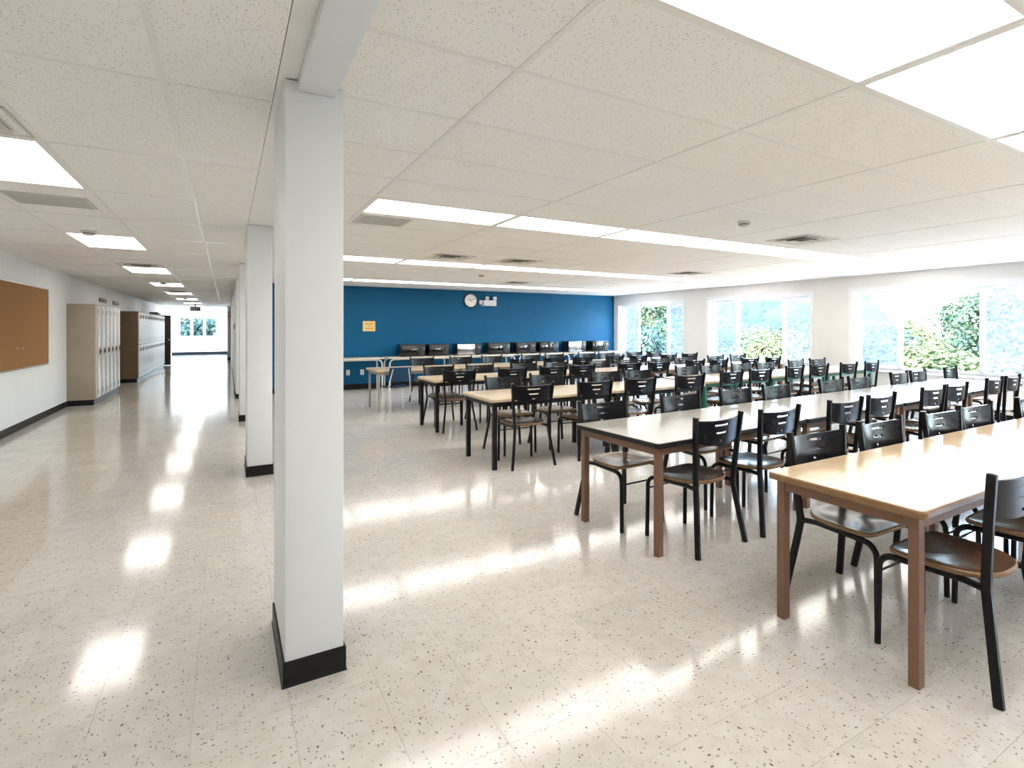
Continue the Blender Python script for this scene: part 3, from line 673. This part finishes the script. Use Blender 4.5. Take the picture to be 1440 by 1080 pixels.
def detector(x, y, label):
    t = thing('smoke_detector', label, 'smoke detector', (x, y, CH), group='ceiling smoke detectors')
    obj('base', MB().lathe([(.062, 0), (.062, -.014), (.058, -.018)], 24).mesh('base', M['plastic'], True), t)
    obj('head', MB().lathe([(.05, -.018), (.048, -.034), (.036, -.046), (.01, -.049)], 24).mesh('head', M['plastic'], True), t)
    obj('vent_ring', MB().lathe([(.0495, -.0245), (.0505, -.026), (.0505, -.031), (.049, -.0325)], 24).mesh('vent_ring', M['ventdark']), t)
detector(4.04, 3.50, 'beige smoke detector on the ceiling above the second table row')
detector(3.95, 9.55, 'small smoke detector on the ceiling near the clock')
detector(-1.18, 7.40, 'smoke detector on the ceiling beside the second corridor light')
detector(-1.15, 14.8, 'smoke detector on the ceiling beside the fourth corridor light')
detector(-1.15, 22.1, 'smoke detector far down the corridor ceiling')

# ------------------------------------------------------------------ corridor
t = thing('bulletin_board', 'large brown cork board in an aluminium frame on the white wall', 'bulletin board', (XL, 10.30, 1.445))
obj('cork_panel', bx((0, -1.77, -.59), (.016, 1.77, .59), M['cork']), t)
for a, b in (((0, -1.79, .585), (.022, 1.79, .605)), ((0, -1.79, -.605), (.022, 1.79, -.585)), ((0, -1.79, -.585), (.022, -1.77, .585)), ((0, 1.77, -.585), (.022, 1.79, .585))): obj('frame', bx(a, b, M['alu']), t)
for k, (y, z) in enumerate(((10.47, 1.14), (10.70, 1.135))):
    t = thing('push_pin', 'white push pin on the cork board, %s one' % ('left' if k == 0 else 'right'), 'push pin', (XL + .016, y, z), group='push pins on the cork board')
    obj('head', MB().lathe([(.004, 0), (.005, .006), (.012, .012), (.013, .02), (.008, .022)], 10, axis='x').mesh('head', M['pin'], True), t)
def lockers(y0, y1, x1, n, tiers, body, door, label, h=1.86):
    t = thing('locker_bank', label, 'lockers', (XL, y0, 0), group='locker banks along the corridor')
    w = x1 - XL; L_ = y1 - y0
    obj('base', bx((0, .01, 0), (w - .03, L_, .10), M['base']), t)
    obj('cabinet', bx((0, 0, .10), (w - .015, L_, h), body, .003), t)
    dw = L_ / n; dh = (h - .12) / tiers
    dm = bx((0, .006, .006), (.016, dw - .006, dh - .006), door, .003); sm = bx((.016, dw * .3, 0), (.0175, dw * .7, .008), M['lockdark']); hm = MB().box((.0, dw * .78, 0), (.019, dw * .90, .13)).box((.019, dw * .81, .03), (.032, dw * .87, .10)).mesh('handle', M['lockdark'])
    for i in range(n):
        for j in range(tiers):
            d = obj('door', dm, t, (w - .015, i * dw, .11 + j * dh))
            obj('handle', hm, d, (0, 0, dh * (.46 if tiers == 1 else .78)))
            for q in range(3): obj('vent_slot', sm, d, (0, 0, dh - .10 - q * .03)); obj('vent_slot', sm, d, (0, 0, .08 + q * .03))
lockers(13.38, 16.1, -2.035, 6, 1, M['lockbeige'], M['lockdoor'], 'beige locker bank nearest the cork board')
lockers(18.40, 25.6, -1.95, 14, 2, M['lockbrown'], M['lockwhite'], 'longer locker bank with brown end and pale two-tier doors')
for k, (a, b) in enumerate(((16.35, 17.2), (18.1, 19.0))):
    t = thing('wall_plate', 'small brown plate high on the corridor wall, %s' % ('above the beige lockers' if k == 0 else 'above the longer lockers'), 'plate', (XL, (a + b) / 2, 2.06), group='brown plates above the lockers')
    obj('plate', bx((0, -.42, -.045), (.02, .42, .045), M['plate'], .003), t)
for k, y in enumerate((24.4, 25.2)):
    t = thing('storage_box', 'small dark object on top of the longer lockers, %s' % ('nearer one' if k == 0 else 'farther one'), 'box', (-2.16, y, 1.86), group='objects on top of the lockers')
    obj('body', bx((-.12, -.14, 0), (.12, .14, .10 - .02 * k), M['box'] if k == 0 else M['vent'], .01), t); obj('lid', bx((-.125, -.145, .10 - .02 * k), (.125, .145, .125 - .02 * k), M['box'], .006), t)
t = thing('open_door', 'dark brown door standing open past the lockers', 'door', (XL, 26.4, 0))
obj('leaf', bx((.03, -.022, .01), (.62, .022, 1.92), M['doorbrown'], .003), t)
obj('handle', MB().lathe([(.026, .022), (.026, .03), (.012, .034), (.012, .06), (.028, .066), (.026, .09)], 14, (.56, 0, .98), 'y').mesh('handle', M['alu'], True), t)
for z in (.25, .95, 1.7): obj('hinge', MB().lathe([(.01, z - .05), (.01, z + .05)], 8, (.022, 0, 0)).mesh('hinge', M['alu'], True), t)
t = thing('exit_sign', 'black hanging exit sign with white letters at the corridor end', 'sign', (-1.03, 26.0, 2.18), group=None)
obj('housing', bx((-.165, -.03, -.085), (.165, .03, .085), M['signblack'], .006), t)
obj('stem', bx((-.015, -.012, .085), (.015, .012, CH - 2.18), M['signblack']), t)
fc = bpy.data.curves.new('letters', 'FONT'); fc.body = 'EXIT'; fc.size = .135; fc.align_x = 'CENTER'; fc.align_y = 'CENTER'; fc.extrude = .002
fo = bpy.data.objects.new('letters_tmp', fc); COL.objects.link(fo); bpy.context.view_layer.update()
me = bpy.data.meshes.new_from_object(fo.evaluated_get(bpy.context.evaluated_depsgraph_get())); bpy.data.objects.remove(fo, do_unlink=True)
me.materials.clear(); me.materials.append(M['signtext']); lo = obj('letters', me, t, (0, -.033, 0)); lo.rotation_euler = (R(90), 0, 0)
t = thing('pilaster', 'taupe pilaster at the far right of the corridor', 'pilaster', (.085, 29.2, 0), kind='structure')
obj('shaft', bx((-.065, -.2, 0), (.064, .2, CH - .004), M['taupe'], .004), t); obj('base_trim', bx((-.072, -.207, 0), (.064, .207, .14), M['base'], .003), t)
t = thing('fire_alarm', 'red fire alarm high on the taupe pilaster', 'fire alarm', (.075, 29.0, 2.02))
obj('housing', bx((-.04, -.05, -.08), (.04, 0, .08), M['red'], .006), t); obj('strobe', bx((-.025, -.065, -.02), (.025, -.05, .03), M['lens'], .004), t)
t = thing('thermostat', 'small grey thermostat on the corridor wall past the pillars', 'thermostat', (.15, 14.3, 1.455))
obj('housing', bx((-.03, -.05, -.06), (0, .05, .06), M['vent'], .005), t); obj('display', bx((-.032, -.03, 0), (-.0295, .03, .035), M['signblack']), t)

# ------------------------------------------------------------------ outdoors
GZ = -4.2
tag(obj('ground', MB().box((10.4, -60, GZ - .4), (320, 420, GZ)).box((-90, 36.6, GZ - .4), (10.4, 300, GZ)).mesh('ground', M['bounceground'])), 'ground far below the windows, made pale to bounce light indoors', 'ground', kind='structure')
r3 = random.Random(5)
def blob(mb, c, rx, rz, n=10):
    rr = []; ph = r3.random() * 6
    for k in range(n // 2 + 1):
        a = -.5 * math.pi + math.pi * k / (n // 2); ring = []
        for j in range(n):
            q = 2 * math.pi * j / n; s_ = 1 + .18 * math.sin(3 * q + ph + k) + r3.uniform(-.1, .1)
            ring.append((c[0] + rx * max(.05, math.cos(a)) * s_ * math.cos(q), c[1] + rx * max(.05, math.cos(a)) * s_ * math.sin(q), c[2] + rz * math.sin(a)))
        rr.append(ring)
    mb.rings(rr)
hb = MB(); forest = MB()
hn = 90
def hz(x, y): return GZ - .6 + min(48, max(0, x - 60)) * .36 * min(1, max(0, (y / x - .53) / .12)) * (1 + .18 * math.sin(y * .03 + 1) + .12 * math.sin(x * .05 + y * .02)) 
nn = len(hb.v)
for i in range(hn + 1):
    for j in range(hn + 1): x = 60 + 240 * i / hn; y = -80 + 480 * j / hn; hb.v.append((x, y, hz(x, y)))
for i in range(hn):
    for j in range(hn): a = i * (hn + 1) + j; hb.f.append((a, a + hn + 1, a + hn + 2, a + 1))
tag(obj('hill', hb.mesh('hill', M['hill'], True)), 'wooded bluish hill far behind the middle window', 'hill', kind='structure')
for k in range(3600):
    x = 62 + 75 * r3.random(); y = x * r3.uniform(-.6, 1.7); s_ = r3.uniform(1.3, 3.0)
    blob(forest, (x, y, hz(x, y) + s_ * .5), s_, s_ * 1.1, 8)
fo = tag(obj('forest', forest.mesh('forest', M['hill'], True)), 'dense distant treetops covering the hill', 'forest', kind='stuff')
def tree(x, y, ztop, rad, mi, label, nleaf=9000, ls=.11):
    t = thing('tree', label, 'tree', (x, y, GZ), group='leafy trees outside the windows')
    H_ = ztop - GZ
    tr = MB().tube([(0, 0, -.1), (.1, .05, H_ * .3), (-.05, .1, H_ * .6), (.05, 0, H_ * .85)], [.22, .18, .12, .05], 8)
    for k in range(6):
        a = k * 1.1 + x; z = H_ * (.32 + .065 * k); tr.tube([(0, 0, z), (rad * .3 * math.cos(a), rad * .3 * math.sin(a), z + rad * .15), (rad * .5 * math.cos(a), rad * .5 * math.sin(a), z + rad * .3)], [.08, .05, .02], 6)
    obj('trunk', tr.mesh('trunk', M['bark'], True), t)
    cl = []
    for k in range(26):
        h = r3.random() ** .8; rr_ = rad * (1 - .75 * h ** 2.0) * r3.uniform(.45, .95); a = r3.uniform(0, 6.283)
        cl.append((rr_ * math.cos(a), rr_ * math.sin(a), H_ * .28 + (H_ * .72 - rad * .3) * h, rad * r3.uniform(.30, .46)))
    vs_ = []; fs = []
    for k in range(nleaf):
        cx, cy, cz, cr = r3.choice(cl)
        d = Vector((r3.gauss(0, 1), r3.gauss(0, 1), r3.gauss(0, 1))).normalized()
        p = Vector((cx, cy, cz)) + d * cr * r3.uniform(.7, 1.05)
        nrm = (d + Vector((r3.uniform(-.6, .6), r3.uniform(-.6, .6), r3.uniform(-.2, .9)))).normalized()
        u = nrm.orthogonal().normalized(); v = nrm.cross(u); q = r3.uniform(0, 6.28); u, v = u * math.cos(q) + v * math.sin(q), v * math.cos(q) - u * math.sin(q)
        s_ = ls * r3.uniform(.6, 1.3); n0 = len(vs_)
        vs_ += [tuple(p - u * s_), tuple(p + v * s_ * .55), tuple(p + u * s_), tuple(p - v * s_ * .55)]; fs.append((n0, n0 + 1, n0 + 2, n0 + 3))
    me = bpy.data.meshes.new('crown'); me.from_pydata(vs_, [], fs); me.materials.append(LEAF[mi]); obj('crown', me, t)
def at(u, X):                                                 # a spot outside, X metres out, seen through the windows
    x = (u - CX) / F; c, s_ = math.cos(YAW), math.sin(YAW); return X, X * (c - x * s_) / (x * c + s_)
spots = [(1240, 26, 1.7, 2.6, 2, 'tree tinted bluish for haze at the left of the right-hand window'), (1288, 30, 1.9, 3.2, 0, 'light green round tree in the right-hand window, left of centre'),
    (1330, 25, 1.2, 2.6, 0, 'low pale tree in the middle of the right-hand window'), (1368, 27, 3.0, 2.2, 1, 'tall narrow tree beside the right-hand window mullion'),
    (1408, 24, 3.0, 2.0, 1, 'tall tree seen through the rightmost pane'), (1450, 22, 1.4, 2.5, 2, 'tree at the right edge of the photo'), (1310, 18, .9, 2.0, 0, 'young yellow-green tree low in the right-hand window'), (1385, 17, .8, 1.9, 0, 'low yellow-green bush tree under the tall narrow tree'), (1265, 20, .7, 1.8, 2, 'low tree tinted bluish for haze in the left of the right-hand window'),
    (1025, 30, 2.0, 3.0, 1, 'tree at the left of the middle window'), (1062, 34, 1.6, 3.4, 0, 'light green tree below the hill in the middle window'), (1098, 28, 1.5, 2.8, 0, 'pale round tree at the right of the middle window'), (1130, 30, 2.4, 3.0, 2, 'green tree tinted cool for haze in the right pane of the middle window'), (1045, 20, .8, 2.0, 1, 'low tree at the foot of the middle window'), (1085, 20, 1.0, 2.0, 0, 'low pale tree at the foot of the middle window'),
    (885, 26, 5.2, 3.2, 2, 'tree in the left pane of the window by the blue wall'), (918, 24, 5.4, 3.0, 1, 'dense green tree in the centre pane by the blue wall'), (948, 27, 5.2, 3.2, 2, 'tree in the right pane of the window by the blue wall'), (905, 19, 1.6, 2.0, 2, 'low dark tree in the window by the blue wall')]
for u, X, zt, rd, mi, lab in spots:
    x, y = at(u, X); tree(x, y, zt, rd, mi, lab)
for k, (x, y, zt) in enumerate(((25, 6.5, 2.2), (28, 1.0, 2.9), (24, -5.0, 2.0), (29, -11.0, 3.2), (26, -18.0, 2.4))):
    tree(x, y, zt, 2.6, k % 3, 'tree beyond the right edge of the photo, %s from it' % ORD[k], 6000, .13)
for k, x in enumerate((-4.2, -1.6, 1.0)): tree(x, 50 + 2 * k, 3.4 - .5 * k, 2.4, 2, 'tree outside the %s pane of the far corridor window' % ('left', 'middle', 'right')[k], 3000, .2)
